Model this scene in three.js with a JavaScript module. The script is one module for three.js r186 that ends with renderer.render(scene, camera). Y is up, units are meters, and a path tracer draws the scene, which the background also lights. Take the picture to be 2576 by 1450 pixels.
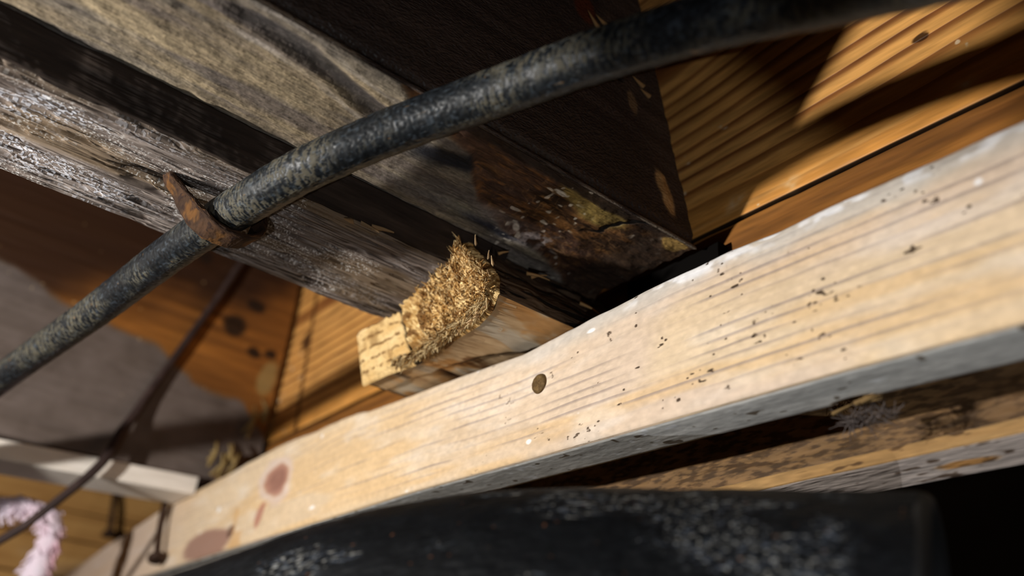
import * as THREE from 'three';
import { mergeGeometries } from 'three/addons/utils/BufferGeometryUtils.js';

// ---------------------------------------------------------------- camera, lights, exposure
// Scene coordinates below are given in units of S metres from the camera: x towards the board wall
// on the right, y up, z away from the blocking board at the back.
const S = 0.11, CY = 0.95;
const P = (x, y, z) => new THREE.Vector3(x * S, CY + y * S, z * S);
const scene = new THREE.Scene();
scene.background = new THREE.Color(0x000000);
const camera = new THREE.PerspectiveCamera(37.96, 2576 / 1450, 0.005, 20);
{
  const right = new THREE.Vector3(0.7762, 0.07634, 0.62585), up = new THREE.Vector3(-0.35502, 0.87324, 0.33379), back = new THREE.Vector3(-0.52103, -0.48128, 0.7049);
  const m = new THREE.Matrix4().makeBasis(right, up, back);
  camera.quaternion.setFromRotationMatrix(m);
  camera.position.copy(P(0, 0, 0));
  camera.focus = 2.05 * S;
  camera.userData.fStop = 8;
}
scene.add(camera);
const renderer = new THREE.WebGLRenderer({ antialias: true });
renderer.toneMapping = THREE.LinearToneMapping;
renderer.toneMappingExposure = 0.33;
renderer.shadowMap.enabled = true;
const LAMP = [-1.9, 0.3, -2.2], SIDE_LAMP = [-0.9, -1.2, 1.0];
const lampLight = new THREE.PointLight(new THREE.Color(1.0, 0.965, 0.915), 1.7, 0, 2);
lampLight.position.copy(P(...LAMP)); lampLight.castShadow = true; lampLight.shadow.radius = 0.4; scene.add(lampLight);
const sideLight = new THREE.PointLight(new THREE.Color(0.93, 0.96, 1.0), 0.3, 0, 2);
sideLight.position.copy(P(...SIDE_LAMP)); sideLight.castShadow = true; sideLight.shadow.radius = 0.06; scene.add(sideLight);

// ---------------------------------------------------------------- helpers
function rng(seed) { let a = seed >>> 0; return () => { a = (a + 0x6D2B79F5) | 0; let t = Math.imul(a ^ (a >>> 15), 1 | a); t = (t + Math.imul(t ^ (t >>> 7), 61 | t)) ^ t; return ((t ^ (t >>> 14)) >>> 0) / 4294967296; }; }
const LAT = new Float32Array(65536); { const r = rng(7); for (let i = 0; i < 65536; i++) LAT[i] = r(); }
function vn(x, y) {
  const xi = Math.floor(x), yi = Math.floor(y); let fx = x - xi, fy = y - yi;
  fx = fx * fx * (3 - 2 * fx); fy = fy * fy * (3 - 2 * fy);
  const x0 = xi & 255, x1 = (xi + 1) & 255, y0 = (yi & 255) << 8, y1 = ((yi + 1) & 255) << 8;
  const a = LAT[x0 + y0], b = LAT[x1 + y0], c = LAT[x0 + y1], d = LAT[x1 + y1];
  return a + (b - a) * fx + (c - a) * fy + (a - b - c + d) * fx * fy;
}
function fbm(x, y, o = 4) { let s = 0, w = 0.5, t = 0; for (let i = 0; i < o; i++) { s += w * vn(x, y); t += w; w *= 0.5; x = x * 2.03 + 17.3; y = y * 2.03 + 5.7; } return s / t; }
const sst = (a, b, x) => { const t = Math.min(1, Math.max(0, (x - a) / (b - a))); return t * t * (3 - 2 * t); };
const clamp = (x, a = 0, b = 1) => Math.min(b, Math.max(a, x));
const mix = (a, b, t) => [a[0] + (b[0] - a[0]) * t, a[1] + (b[1] - a[1]) * t, a[2] + (b[2] - a[2]) * t];
const mul = (a, k) => [a[0] * k, a[1] * k, a[2] * k];
const bump2 = (x, y, cx, cy, rx, ry) => Math.exp(-(((x - cx) / rx) ** 2 + ((y - cy) / ry) ** 2));
function curve(pts, x) { if (x <= pts[0][0]) return pts[0][1]; for (let i = 1; i < pts.length; i++) if (x <= pts[i][0]) { const t = (x - pts[i - 1][0]) / (pts[i][0] - pts[i - 1][0]); return pts[i - 1][1] + (pts[i][1] - pts[i - 1][1]) * t; } return pts[pts.length - 1][1]; }

// fn(u, v) -> [r, g, b (0..255 sRGB), height 0..1, roughness 0..1]
function surface(w, h, fn, { bump = 0.0005, wrap = THREE.MirroredRepeatWrapping, rough = 0.85, specular = 0.4, roughMap = false, extra = {} } = {}) {
  const col = new Uint8Array(w * h * 4), hei = new Uint8Array(w * h * 4), rou = roughMap ? new Uint8Array(w * h * 4) : null;
  for (let j = 0; j < h; j++) for (let i = 0; i < w; i++) {
    const c = fn((i + 0.5) / w, (j + 0.5) / h), k = (j * w + i) * 4;
    for (let q = 0; q < 3; q++) { col[k + q] = clamp(c[q], 0, 255); hei[k + q] = clamp(c[3] ?? 0.5) * 255; if (rou) rou[k + q] = clamp(c[4] ?? rough) * 255; }
    col[k + 3] = hei[k + 3] = 255; if (rou) rou[k + 3] = 255;
  }
  const mk = (d, srgb) => { const t = new THREE.DataTexture(d, w, h, THREE.RGBAFormat); t.magFilter = THREE.LinearFilter; t.minFilter = THREE.LinearMipmapLinearFilter; t.generateMipmaps = true; t.wrapS = t.wrapT = wrap; if (srgb) t.colorSpace = THREE.SRGBColorSpace; t.needsUpdate = true; return t; };
  const m = new THREE.MeshPhysicalMaterial({ map: mk(col, true), roughness: rou ? 1 : rough, metalness: 0, specularIntensity: specular, ...extra });
  if (bump) { m.bumpMap = mk(hei, false); m.bumpScale = bump; }
  if (rou) m.roughnessMap = mk(rou, false);
  return m;
}
const plain = (hex, rough = 0.8, extra = {}) => new THREE.MeshPhysicalMaterial({ color: new THREE.Color(hex), roughness: rough, ...extra });

function finish(pos, uv, idx) {
  const g = new THREE.BufferGeometry();
  g.setAttribute('position', new THREE.Float32BufferAttribute(pos, 3)); g.setAttribute('uv', new THREE.Float32BufferAttribute(uv, 2));
  let vol = 0; for (let i = 0; i < idx.length; i += 3) { const [a, b, c] = [idx[i] * 3, idx[i + 1] * 3, idx[i + 2] * 3]; const ox = pos[0], oy = pos[1], oz = pos[2]; const ax = pos[a] - ox, ay = pos[a + 1] - oy, az = pos[a + 2] - oz, bx = pos[b] - ox, by = pos[b + 1] - oy, bz = pos[b + 2] - oz, cx = pos[c] - ox, cy = pos[c + 1] - oy, cz = pos[c + 2] - oz; vol += ax * (by * cz - bz * cy) + ay * (bz * cx - bx * cz) + az * (bx * cy - by * cx); }
  if (vol < 0) for (let i = 0; i < idx.length; i += 3) { const t = idx[i]; idx[i] = idx[i + 1]; idx[i + 1] = t; }
  g.setIndex(idx); g.computeVertexNormals(); return g;
}
// closed polygon with rounded corners, resampled to about `step`
function profile(poly, r, step) {
  const out = [], n = poly.length;
  for (let i = 0; i < n; i++) {
    const a = poly[(i + n - 1) % n], b = poly[i], c = poly[(i + 1) % n];
    const la = Math.hypot(a[0] - b[0], a[1] - b[1]), lc = Math.hypot(c[0] - b[0], c[1] - b[1]), rr = Math.min(r, la * 0.45, lc * 0.45);
    const p = [b[0] + (a[0] - b[0]) / la * rr, b[1] + (a[1] - b[1]) / la * rr], q = [b[0] + (c[0] - b[0]) / lc * rr, b[1] + (c[1] - b[1]) / lc * rr];
    for (const t of [0, 0.25, 0.5, 0.75, 1]) out.push([p[0] * (1 - t) ** 2 + 2 * b[0] * t * (1 - t) + q[0] * t * t, p[1] * (1 - t) ** 2 + 2 * b[1] * t * (1 - t) + q[1] * t * t]);
    const d = poly[(i + 2) % n], ld = Math.hypot(d[0] - c[0], d[1] - c[1]), r2 = Math.min(r, lc * 0.45, ld * 0.45), e = [c[0] + (b[0] - c[0]) / lc * r2, c[1] + (b[1] - c[1]) / lc * r2];
    const L = Math.hypot(e[0] - q[0], e[1] - q[1]), k = Math.max(1, Math.round(L / step));
    for (let j = 1; j < k; j++) out.push([q[0] + (e[0] - q[0]) * j / k, q[1] + (e[1] - q[1]) * j / k]);
  }
  return out;
}
// sweeps a closed profile [[p, q]] along `as`; place(a, p, q) -> Vector3; disp(a, p, q, np, nq) pushes outwards
function loft({ as, prof, place, disp, uv, endShift }) {
  const n = prof.length, pos = [], uvs = [], idx = [], s = [0];
  for (let i = 1; i <= n; i++) s.push(s[i - 1] + Math.hypot(prof[i % n][0] - prof[i - 1][0], prof[i % n][1] - prof[i - 1][1]));
  let area = 0; for (let i = 0; i < n; i++) { const a = prof[i], b = prof[(i + 1) % n]; area += a[0] * b[1] - b[0] * a[1]; }
  const sg = area > 0 ? 1 : -1;
  as.forEach((a, ai) => {
    for (let i = 0; i <= n; i++) {
      let [p, q] = prof[i % n]; const l = prof[(i + n - 1) % n], r = prof[(i + 1) % n];
      let np = sg * (r[1] - l[1]), nq = -sg * (r[0] - l[0]); const L = Math.hypot(np, nq) || 1; np /= L; nq /= L;
      const d = disp ? disp(a, p, q, np, nq) : 0;
      const aa = endShift ? endShift(a, p, q, ai / (as.length - 1)) : a;
      const v = place(aa, p + np * d, q + nq * d); pos.push(v.x, v.y, v.z); uvs.push(...uv(a, p, q, s[i] / s[n], np, nq));
    }
  });
  const W = n + 1;
  for (let a = 0; a < as.length - 1; a++) for (let i = 0; i < n; i++) { const k = a * W + i; idx.push(k, k + 1, k + W, k + 1, k + W + 1, k + W); }
  for (const end of [0, as.length - 1]) {   // end caps
    const base = end * W, start = pos.length / 3; let cx = 0, cy = 0, cz = 0;
    for (let i = 0; i < n; i++) { const k = (base + i) * 3; pos.push(pos[k], pos[k + 1], pos[k + 2]); uvs.push(uvs[(base + i) * 2], uvs[(base + i) * 2 + 1]); cx += pos[k]; cy += pos[k + 1]; cz += pos[k + 2]; }
    pos.push(cx / n, cy / n, cz / n); uvs.push(uvs[base * 2], 0.5);
    for (let i = 0; i < n; i++) { const a = start + i, b = start + (i + 1) % n, c = start + n; end ? idx.push(a, b, c) : idx.push(b, a, c); }
  }
  return finish(pos, uvs, idx);
}
const steps = (a, b, n, f = t => t) => Array.from({ length: n + 1 }, (_, i) => a + (b - a) * f(i / n));
const alongX = (a, p, q) => P(a, q, p), alongZ = (a, p, q) => P(p, q, a);

const used = {};
const numbered = name => { const k = used[name] = (used[name] ?? -1) + 1; return k ? `${name}_${String(k).padStart(3, '0')}` : name; };
function mesh(name, geo, mat, parent, label) {
  const m = new THREE.Mesh(geo, mat); m.name = numbered(name); m.castShadow = m.receiveShadow = true;
  if (label) m.userData.label = label; (parent ?? scene).add(m); return m;
}
function recentre(geo, at) { geo.translate(-at.x, -at.y, -at.z); return geo; }
function thing(name, label, category, at, group) {
  const o = new THREE.Group(); o.name = numbered(name); o.position.copy(at); o.userData = { label, category }; if (group) o.userData.group = group; scene.add(o); return o;
}
const part = (o, name, geo, mat, label) => mesh(name, recentre(geo, o.position), mat, o, label);
function structure(name, at) { const o = new THREE.Group(); o.name = name; o.position.copy(at); o.userData = { kind: 'structure' }; scene.add(o); return o; }
function boxGeo(x0, x1, y0, y1, z0, z1) { const g = new THREE.BoxGeometry((x1 - x0) * S, (y1 - y0) * S, (z1 - z0) * S); g.translate((x0 + x1) / 2 * S, CY + (y0 + y1) / 2 * S, (z0 + z1) / 2 * S); return g; }
// tube through points (scene units) with its own radius at every point
function tube(pts, radii, n, m, disp, uvLen = 1, closed = true) {
  const c = new THREE.CatmullRomCurve3(pts.map(p => P(...p)), false, 'centripetal'), fr = c.computeFrenetFrames(n, false), pos = [], uv = [], idx = [];
  for (let i = 0; i <= n; i++) {
    const t = i / n, o = c.getPointAt(t), f = c.getUtoTmapping(t) * (radii.length - 1), k = Math.min(radii.length - 2, Math.floor(f)), r = (radii[k] + (radii[k + 1] - radii[k]) * (f - k)) * S;
    for (let j = 0; j <= m; j++) {
      const a = j / m * Math.PI * 2, d = r + (disp ? disp(t, (j % m) / m) * S : 0), x = Math.cos(a) * d, y = Math.sin(a) * d;
      pos.push(o.x + fr.normals[i].x * x + fr.binormals[i].x * y, o.y + fr.normals[i].y * x + fr.binormals[i].y * y, o.z + fr.normals[i].z * x + fr.binormals[i].z * y); uv.push(t * uvLen, j / m);
    }
  }
  const W = m + 1;
  for (let i = 0; i < n; i++) for (let j = 0; j < m; j++) { const k = i * W + j; idx.push(k, k + 1, k + W, k + 1, k + W + 1, k + W); }
  if (closed) for (const e of [0, n]) { const b = e * W, s = pos.length / 3; const o = c.getPointAt(e / n); pos.push(o.x, o.y, o.z); uv.push(e / n, 0.5); for (let j = 0; j < m; j++) e ? idx.push(b + j, b + j + 1, s) : idx.push(b + j + 1, b + j, s); }
  return finish(pos, uv, idx);
}

// ---------------------------------------------------------------- the setting
const dirt = surface(512, 512, (u, v) => { const n = fbm(u * 9, v * 9, 5); return [...mix([34, 27, 20], [74, 60, 45], n), n]; }, { bump: 0.004, wrap: THREE.RepeatWrapping, rough: 0.95 });
const rawTimber = surface(512, 512, (u, v) => { const n = fbm(u * 4, v * 60, 4); return [...mix([40, 28, 18], [78, 56, 36], n), n]; }, { bump: 0.001, wrap: THREE.RepeatWrapping, rough: 0.9 });
const shell = (name, b, m) => { const o = mesh(name, boxGeo(...b), m); o.userData.kind = 'structure'; return o; };
const FY = -CY / S;                               // floor level in scene units
shell('floor', [-9, 9, FY - 0.5, FY, -13, 6], dirt);
shell('ceiling', [-9, 9, 2.55, 3.0, -13, 6], rawTimber);
shell('wall_left', [-9, -8, FY, 2.55, -13, 6], rawTimber);
shell('wall_front', [-8, 8, FY, 2.55, 5, 6], rawTimber);
shell('wall_far', [8, 9, FY, 2.55, -13, 6], dirt);

// -- the board wall on the right (boards run along z); log-like spacing keeps the texture fine near the camera
const zOf = u => 0.7 - Math.exp(-0.7 + u * 2.8), uOf = z => (Math.log(0.7 - Math.min(z, 0.195)) + 0.7) / 2.8;
const wallRight = structure('wall_right', P(1.72, 0.6, -2));
{
  const upper = surface(1400, 800, (u, v) => {
    const z = zOf(u), y = 1.352 + v * 1.2;
    const yy = y - 1.352, fan = yy * (1 - 0.16 * sst(-1.6, -0.2, z)) + 0.02 * fbm(z * 1.2, y * 2, 3) + 0.012 * fbm(z * 4, y * 6, 2);
    const ringN = fan / (0.05 + 0.02 * vn(fan * 6 + 3, 1.5)); const fr = ringN - Math.floor(ringN);
    let late = sst(0.45, 0.92, fr) * (1 - sst(0.95, 1.0, fr));
    late *= 0.7 + 0.3 * vn(Math.floor(ringN) * 3.1, z * 1.3);
    late *= sst(-0.01, 0.16, yy) ;
    const swirl = Math.abs(((yy + 0.018 * fbm(z * 2 + 4, yy * 10, 2) - 0.05 * (z + 0.9)) / 0.11 % 1 + 1) % 1 - 0.5);
    let c = mix([228, 170, 98], [96, 50, 26], late);
    c = mix(c, [210, 146, 70], 0.5 * fbm(z * 2.2, y * 5, 3));
    if (yy < 0.2) c = mix(c, [204, 136, 60], (1 - sst(0, 0.2, yy)) * sst(0.0, 0.12, swirl) * 0.6);
    c = mul(c, 0.84 + 0.32 * fbm(z * 9, y * 70, 3));
    c = mix(c, [26, 16, 9], 0.92 * (1 - sst(0.002, 0.005, yy)));
    const fleck = vn(z * 55, y * 55) * vn(z * 13 + 9, y * 13);
    c = mix(c, [226, 206, 176], sst(0.68, 0.8, fleck) * 0.8);
    for (const [kz, ky] of [[-0.62, 1.62]]) c = mix(c, [52, 30, 14], 0.85 * sst(0.35, 0.7, bump2(z, y, kz, ky, 0.028, 0.016) * (0.6 + 0.7 * vn(z * 80, y * 120))));
    for (const [kz, ky, r] of [[-1.2, 1.4, 0.03], [-1.02, 1.38, 0.022], [-0.55, 1.42, 0.02]]) c = mix(c, [238, 214, 178], 0.6 * bump2(z, y, kz, ky, r, r * 0.8) * vn(z * 60, y * 60) * 1.5);
    const crackD = Math.abs(y - (1.9 + 0.55 * (z + 4.13) + 0.02 * vn(z * 20, 1))); // drying crack near the corner
    if (z < -3.9) c = mix(c, [60, 34, 14], 0.7 * (1 - sst(0.008, 0.03, Math.abs(z + 4.07 + 0.12 * (y - 1.9)))));
    c = mix(c, [58, 34, 20], 0.85 * sst(0.3, 0.8, bump2(z, y, -4.12, 1.9, 0.06, 0.07)));
    return [...c, 0.55 - 0.35 * late + 0.25 * fbm(z * 20, y * 120, 2)];
  }, { bump: 0.0006, rough: 0.5, specular: 0.45 });
  const lower = surface(1024, 512, (u, v) => {
    const z = zOf(u), y = 0.6 + v * 0.745;
    const g = fbm(z * 1.6, y * 34, 4);
    let c = mix([104, 64, 28], [168, 112, 50], g);
    const low = 1 - sst(0.72, 0.95, y);          // rough, dirty lower half
    let d = mix([116, 88, 58], [52, 36, 23], sst(0.38, 0.68, fbm(z * 34 + y * 60, y * 110 - z * 16, 4))); d = mix(d, [66, 44, 28], 0.55 * sst(-1.0, -0.5, z) * fbm(z * 9, y * 20, 3) * 1.6);
    d = mix(d, [146, 116, 76], 0.4 * fbm(z * 3, y * 8, 2));
    c = mix(c, d, low); c = mix(c, [26, 16, 9], 0.9 * sst(1.34, 1.344, y)); c = mul(c, 0.85 + 0.3 * fbm(z * 12, y * 90, 2));
    return [...c, 0.3 * g + 0.7 * low * fbm(z * 16, y * 40, 3)];
  }, { bump: 0.0012, rough: 0.7 });
  const zs = steps(0.195, -4.45, 260, t => t * 0.35 + 0.65 * t * t), more = [3.5, 2, 1, 0.5];
  const bd = (y0, y1, mat, wob, rough) => {
    const g = loft({ as: [...more, ...zs], prof: profile([[1.65, y0], [1.65, y1], [1.8, y1], [1.8, y0]], 0.012, 0.012), place: alongZ,
      disp: (a, p, q) => wob * (fbm(a * 2.5, q * 6, 3) - 0.5) + rough * (fbm(a * 9, q * 40, 2) - 0.5),
      uv: (a, p, q) => [uOf(a), (q - y0) / (y0 < 1 ? 0.745 : 1.2)] });
    part(wallRight, 'board', g, mat);
  };
  bd(1.3545, 2.55, upper, 0.006, 0.002); bd(0.6, 1.3475, lower, 0.008, 0.006);
}

// -- planks at the very back, seen under the blocking board
const wallBack = structure('wall_back', P(0, 0, -7.3));
{
  const variants = [11, 37, 71].map(k => surface(512, 256, (u, v) => {
    const g = fbm(u * 5 + k, v * 30 + k, 4), m = fbm(u * 6 + k, v * 4, 3);
    let c = mix([150, 102, 52], [232, 184, 114], g * 0.6 + m * 0.4); c = mix(c, [176, 150, 126], sst(0.5, 0.75, m) * 0.7);
    return [...c, g];
  }, { bump: 0.001, rough: 0.75 }));
  const rows = [[1.345, 2.55], [1.14, 1.335], [0.86, 1.13], [0.55, 0.85], [0.2, 0.54], [-0.2, 0.19], [-0.8, -0.21]];
  const joints = [1.62, 3.2, 0.7, 1.95, 1.2, 0.4, 1.5];
  rows.forEach(([y0, y1], i) => {
    for (const [x0, x1] of [[-3, joints[i] - 0.012], [joints[i] + 0.012, 4.5]]) {
      const g = loft({ as: steps(x0, x1, 12), prof: profile([[-7.2, y0], [-7.2, y1], [-7.5, y1], [-7.5, y0]], 0.015, 0.1), place: alongX, disp: (a, p, q) => 0.01 * (vn(a * 3 + i * 7, q * 9) - 0.5), uv: (a, p, q) => [a / 3 + i * 0.37, (q - y0) / 1.2] });
      part(wallBack, 'plank', g, variants[i % 3]);
    }
  });
  part(wallBack, 'backing', boxGeo(-8, 8, FY, 2.55, -12, -7.5), rawTimber);
}

// ---------------------------------------------------------------- dark old joist (second board and the dark face above it)
const Y1 = 1.155, Y2 = 1.245, ZC = -1.285;
{
  const X0 = -0.2, XR = 1.8, top = 2.54;
  const faceLen = top - Y2, underLen = 0.8, tot = faceLen + underLen;
  const mat = surface(1600, 1100, (u, v) => {
    const x = X0 + u * XR, l = v * tot;
    if (l < underLen) {                                    // underside, z from ZC - 0.8 to ZC
      const z = ZC - underLen + l;
      const wx = x + 0.05 * (fbm(x * 9, z * 9, 4) - 0.5), wz = z + 0.035 * (fbm(x * 8 + 40, z * 14, 4) - 0.5);
      const gr = fbm(x * 3, z * 55, 4), fine = fbm(x * 40, z * 260, 2), blot = fbm(x * 5 + 3, z * 9, 4);
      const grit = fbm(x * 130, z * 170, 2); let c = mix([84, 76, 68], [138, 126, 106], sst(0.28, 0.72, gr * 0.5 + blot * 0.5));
      const tanM = sst(0.42, 0.62, fbm(x * 2.2 + 8, z * 16 + 2, 3)) * sst(-1.72, -1.6, wz) * (1 - sst(0.5, 0.95, x));
      c = mix(c, [146, 126, 92], tanM * 0.45);
      c = mix(c, [74, 66, 66], 0.55 * sst(0.5, 0.68, fbm(x * 2.4 + 31, z * 20 + 7, 3)));
      c = mix(c, [128, 124, 118], 0.55 * bump2(x, wz, 0.93, -1.575, 0.16, 0.05));
      c = mix(c, [166, 158, 128], 0.9 * bump2(wx, wz, 1.0, -1.585, 0.05, 0.03));
      // pale edge next to the batten
      c = mix(c, [124, 118, 112], 0.6 * sst(-1.645, -1.665, z));
      // bluish black streak
      const st = bump2(wx, wz - 0.22 * (wx - 0.85), 0.87, -1.43, 0.13, 0.03); c = mix(c, [30, 30, 35], clamp(st * 1.7));
      const st2 = bump2(wx, wz, 1.13, -1.59, 0.16, 0.018); c = mix(c, [54, 54, 62], clamp(st2 * 1.2));
      // long split sliver along the edge at the upper left
      const spl = Math.abs(wz - curve([[0.2, -1.33], [0.42, -1.345], [0.6, -1.4], [0.75, -1.42]], x));
      const splM = sst(0.2, 0.3, x) * (1 - sst(0.68, 0.8, x)); c = mix(c, [52, 48, 47], 0.75 * splM * (1 - sst(0.008, 0.03, spl))); c = mix(c, [150, 142, 134], 0.7 * splM * (1 - sst(0.004, 0.014, Math.abs(spl - 0.05))) * vn(x * 9, 3));
      // rotten brown patch on the far part
      const edge = curve([[0.55, -1.24], [0.66, -1.33], [0.86, -1.38], [0.92, -1.45], [0.99, -1.52], [1.1, -1.565], [1.28, -1.61], [1.45, -1.7], [1.8, -1.75]], wx);
      const br = sst(-0.008, 0.012, wz - edge);
      let b = mix([46, 30, 18], [122, 84, 48], sst(0.35, 0.72, fbm(x * 9, z * 30, 5))); b = mix(b, [76, 54, 44], 0.7 * sst(0.45, 0.6, blot));
      b = mix(b, [124, 82, 42], sst(0.55, 0.75, fbm(x * 26, z * 60, 3)) * 0.6);
      c = mix(c, b, br);
      const lace = 1 - sst(0.0, 0.03, Math.abs(fbm(x * 22, z * 22, 3) - 0.5)); c = mix(c, [172, 132, 84], lace * br * 0.35 * sst(0.95, 1.1, x));
      // pale crust beside the rot
      c = mix(c, [164, 152, 148], 0.9 * clamp(bump2(wx, wz, 1.23, -1.575, 0.06, 0.03) * 1.4) * sst(0.35, 0.6, vn(x * 90, z * 90)));
      c = mix(c, [122, 114, 112], 0.6 * bump2(wx, wz, 1.08, -1.545, 0.09, 0.018));
      // yellow patch with white mould
      const ye = sst(0.35, 0.6, bump2(wx, wz + 0.13 * (wx - 1.2), 1.235, -1.34, 0.15, 0.06) + 0.25 * (fbm(x * 16, z * 16, 3) - 0.5));
      c = mix(c, mix([104, 84, 42], [160, 138, 78], fbm(x * 30, z * 30, 3)), ye * 0.95);
      c = mix(c, [36, 25, 18], 0.9 * sst(ZC - 0.05, ZC - 0.036, wz) * sst(0.7, 0.8, x) * (1 - sst(1.42, 1.48, x)));  // recess shadow along the joist edge, painted in as dark brown
      c = mix(c, [214, 206, 190], sst(0.55, 0.8, bump2(x, z, 1.13, -1.355, 0.03, 0.014) + 0.3 * vn(x * 120, z * 120) - 0.1) * 0.9);
      c = mix(c, [214, 206, 190], sst(0.8, 0.9, vn(x * 60 + 5, z * 60)) * sst(0.4, 0.6, vn(x * 9, z * 9 + 4)) * 0.7 * sst(0.9, 1.1, x));
      // crack and crumbling tan corner at the end
      const ck = Math.abs(x - (1.37 + 0.05 * (fbm(z * 26, 2, 3) - 0.5) + 0.55 * (z + 1.31))); const ckM = sst(-1.46, -1.42, z);
      c = mix(c, [14, 10, 8], ckM * (1 - sst(0.004, 0.012, ck)));
      c = mix(c, [168, 136, 78], 0.9 * sst(0.4, 0.6, bump2(wx, wz, 1.52, -1.31, 0.06, 0.045)));
      c = mix(c, [58, 44, 34], 0.8 * sst(1.4, 1.44, x) * (1 - sst(0.4, 0.6, bump2(wx, wz, 1.52, -1.31, 0.06, 0.045))));
      const hgt = clamp(0.35 * gr + 0.25 * fine + 0.5 * blot - 0.5 * st - 0.25 * br + 0.35 * br * fbm(x * 30, z * 40, 3) + 0.2 * ye - splM * 0.6 * (1 - sst(0.01, 0.04, spl)) - ckM * (1 - sst(0.004, 0.012, ck)));
      c = mul(c, (0.8 + 0.36 * fine) * (0.84 + 0.32 * grit));
      return [...c, clamp(hgt + 0.15 * (grit - 0.5)), 0.8 - 0.25 * br * vn(x * 30, z * 30)];
    }
    const y = Y2 + (l - underLen);                          // dark face, fuzzy sawn grain along x
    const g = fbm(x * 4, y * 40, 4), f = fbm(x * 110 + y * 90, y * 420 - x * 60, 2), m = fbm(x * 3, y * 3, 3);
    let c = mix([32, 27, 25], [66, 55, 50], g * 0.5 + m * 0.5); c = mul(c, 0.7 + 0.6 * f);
    const end = 1.563 - 0.29 * (y - 1.286), dd = end - x;
    c = mix(c, [96, 80, 66], (1 - sst(0.0, 0.16, dd)) * 0.5 * fbm(x * 9, y * 9, 2));
    const kn = bump2(x + 0.2 * (y - 1.37), y, 1.475, 1.385, 0.035, 0.075) + 0.25 * (fbm(x * 30, y * 30, 3) - 0.5); c = mix(c, mix([120, 92, 56], [206, 170, 116], fbm(x * 34, y * 40, 3)), sst(0.35, 0.65, kn));
    c = mix(c, [128, 104, 74], 0.7 * sst(0.5, 0.75, bump2(x, y, 1.4, 1.63, 0.03, 0.06) + 0.3 * (fbm(x * 30, y * 30, 2) - 0.5)));
    c = mix(c, [86, 40, 24], 0.8 * sst(0.45, 0.7, bump2(x, y, 1.19, 1.86, 0.09, 0.07)));
    c = mix(c, [140, 126, 108], 0.75 * (1 - sst(0.0, 0.014, Math.abs(l - underLen - 0.008))) * sst(0.35, 0.6, fbm(x * 7, 3, 3)));
    c = mix(c, [20, 16, 14], 0.7 * (1 - sst(0.0, 0.012, Math.abs(l - underLen - 0.03))));
    return [...c, clamp(0.4 * g + 0.6 * f - 0.4 * (1 - sst(0.0, 0.01, Math.abs(l - underLen - 0.03)))), clamp(0.62 - 0.25 * f)];
  }, { bump: 0.0009, rough: 0.7, specular: 0.5, roughMap: true });
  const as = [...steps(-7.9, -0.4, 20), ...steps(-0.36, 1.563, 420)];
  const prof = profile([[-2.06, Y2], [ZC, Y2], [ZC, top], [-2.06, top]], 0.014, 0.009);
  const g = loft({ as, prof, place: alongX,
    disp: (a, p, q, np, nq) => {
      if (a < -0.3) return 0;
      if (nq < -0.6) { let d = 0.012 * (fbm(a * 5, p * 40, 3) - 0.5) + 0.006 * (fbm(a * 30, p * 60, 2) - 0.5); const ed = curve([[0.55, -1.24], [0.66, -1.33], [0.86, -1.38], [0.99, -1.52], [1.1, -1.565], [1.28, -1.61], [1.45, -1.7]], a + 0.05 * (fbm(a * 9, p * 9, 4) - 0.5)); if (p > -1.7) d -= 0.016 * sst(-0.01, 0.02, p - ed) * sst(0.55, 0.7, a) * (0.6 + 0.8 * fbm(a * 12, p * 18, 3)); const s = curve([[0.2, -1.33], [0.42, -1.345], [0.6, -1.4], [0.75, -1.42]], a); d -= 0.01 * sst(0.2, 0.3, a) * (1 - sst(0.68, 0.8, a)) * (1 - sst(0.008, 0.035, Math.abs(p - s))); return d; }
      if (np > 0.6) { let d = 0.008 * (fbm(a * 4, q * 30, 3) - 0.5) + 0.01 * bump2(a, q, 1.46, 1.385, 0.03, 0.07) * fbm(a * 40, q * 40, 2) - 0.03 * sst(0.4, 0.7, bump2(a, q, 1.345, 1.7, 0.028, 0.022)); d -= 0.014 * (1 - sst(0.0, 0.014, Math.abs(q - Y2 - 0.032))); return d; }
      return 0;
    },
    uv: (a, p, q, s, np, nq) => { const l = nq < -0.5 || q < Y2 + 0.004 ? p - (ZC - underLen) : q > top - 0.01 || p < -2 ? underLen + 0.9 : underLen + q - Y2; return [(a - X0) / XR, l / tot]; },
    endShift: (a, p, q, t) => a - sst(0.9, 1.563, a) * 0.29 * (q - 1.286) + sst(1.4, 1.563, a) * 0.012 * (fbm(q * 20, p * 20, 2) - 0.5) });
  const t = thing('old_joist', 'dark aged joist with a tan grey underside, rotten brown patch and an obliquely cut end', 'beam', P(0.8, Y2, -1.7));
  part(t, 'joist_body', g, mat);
  const rnd = rng(5), sp = [];                              // torn slivers standing off the damaged spots of the dark face
  for (const [x, y, h] of [[1.33, 1.715, 0.05], [1.36, 1.69, 0.04], [1.15, 1.83, 0.07], [1.18, 1.85, 0.05]]) {
    const s = new THREE.ConeGeometry(0.008 * S, h * S, 5); s.rotateZ(0.6 + rnd()); s.translate(...P(x, y, ZC + 0.006).toArray()); part(t, 'splinter', s, plain(0x8a6a40, 0.85));
  }
}

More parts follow.
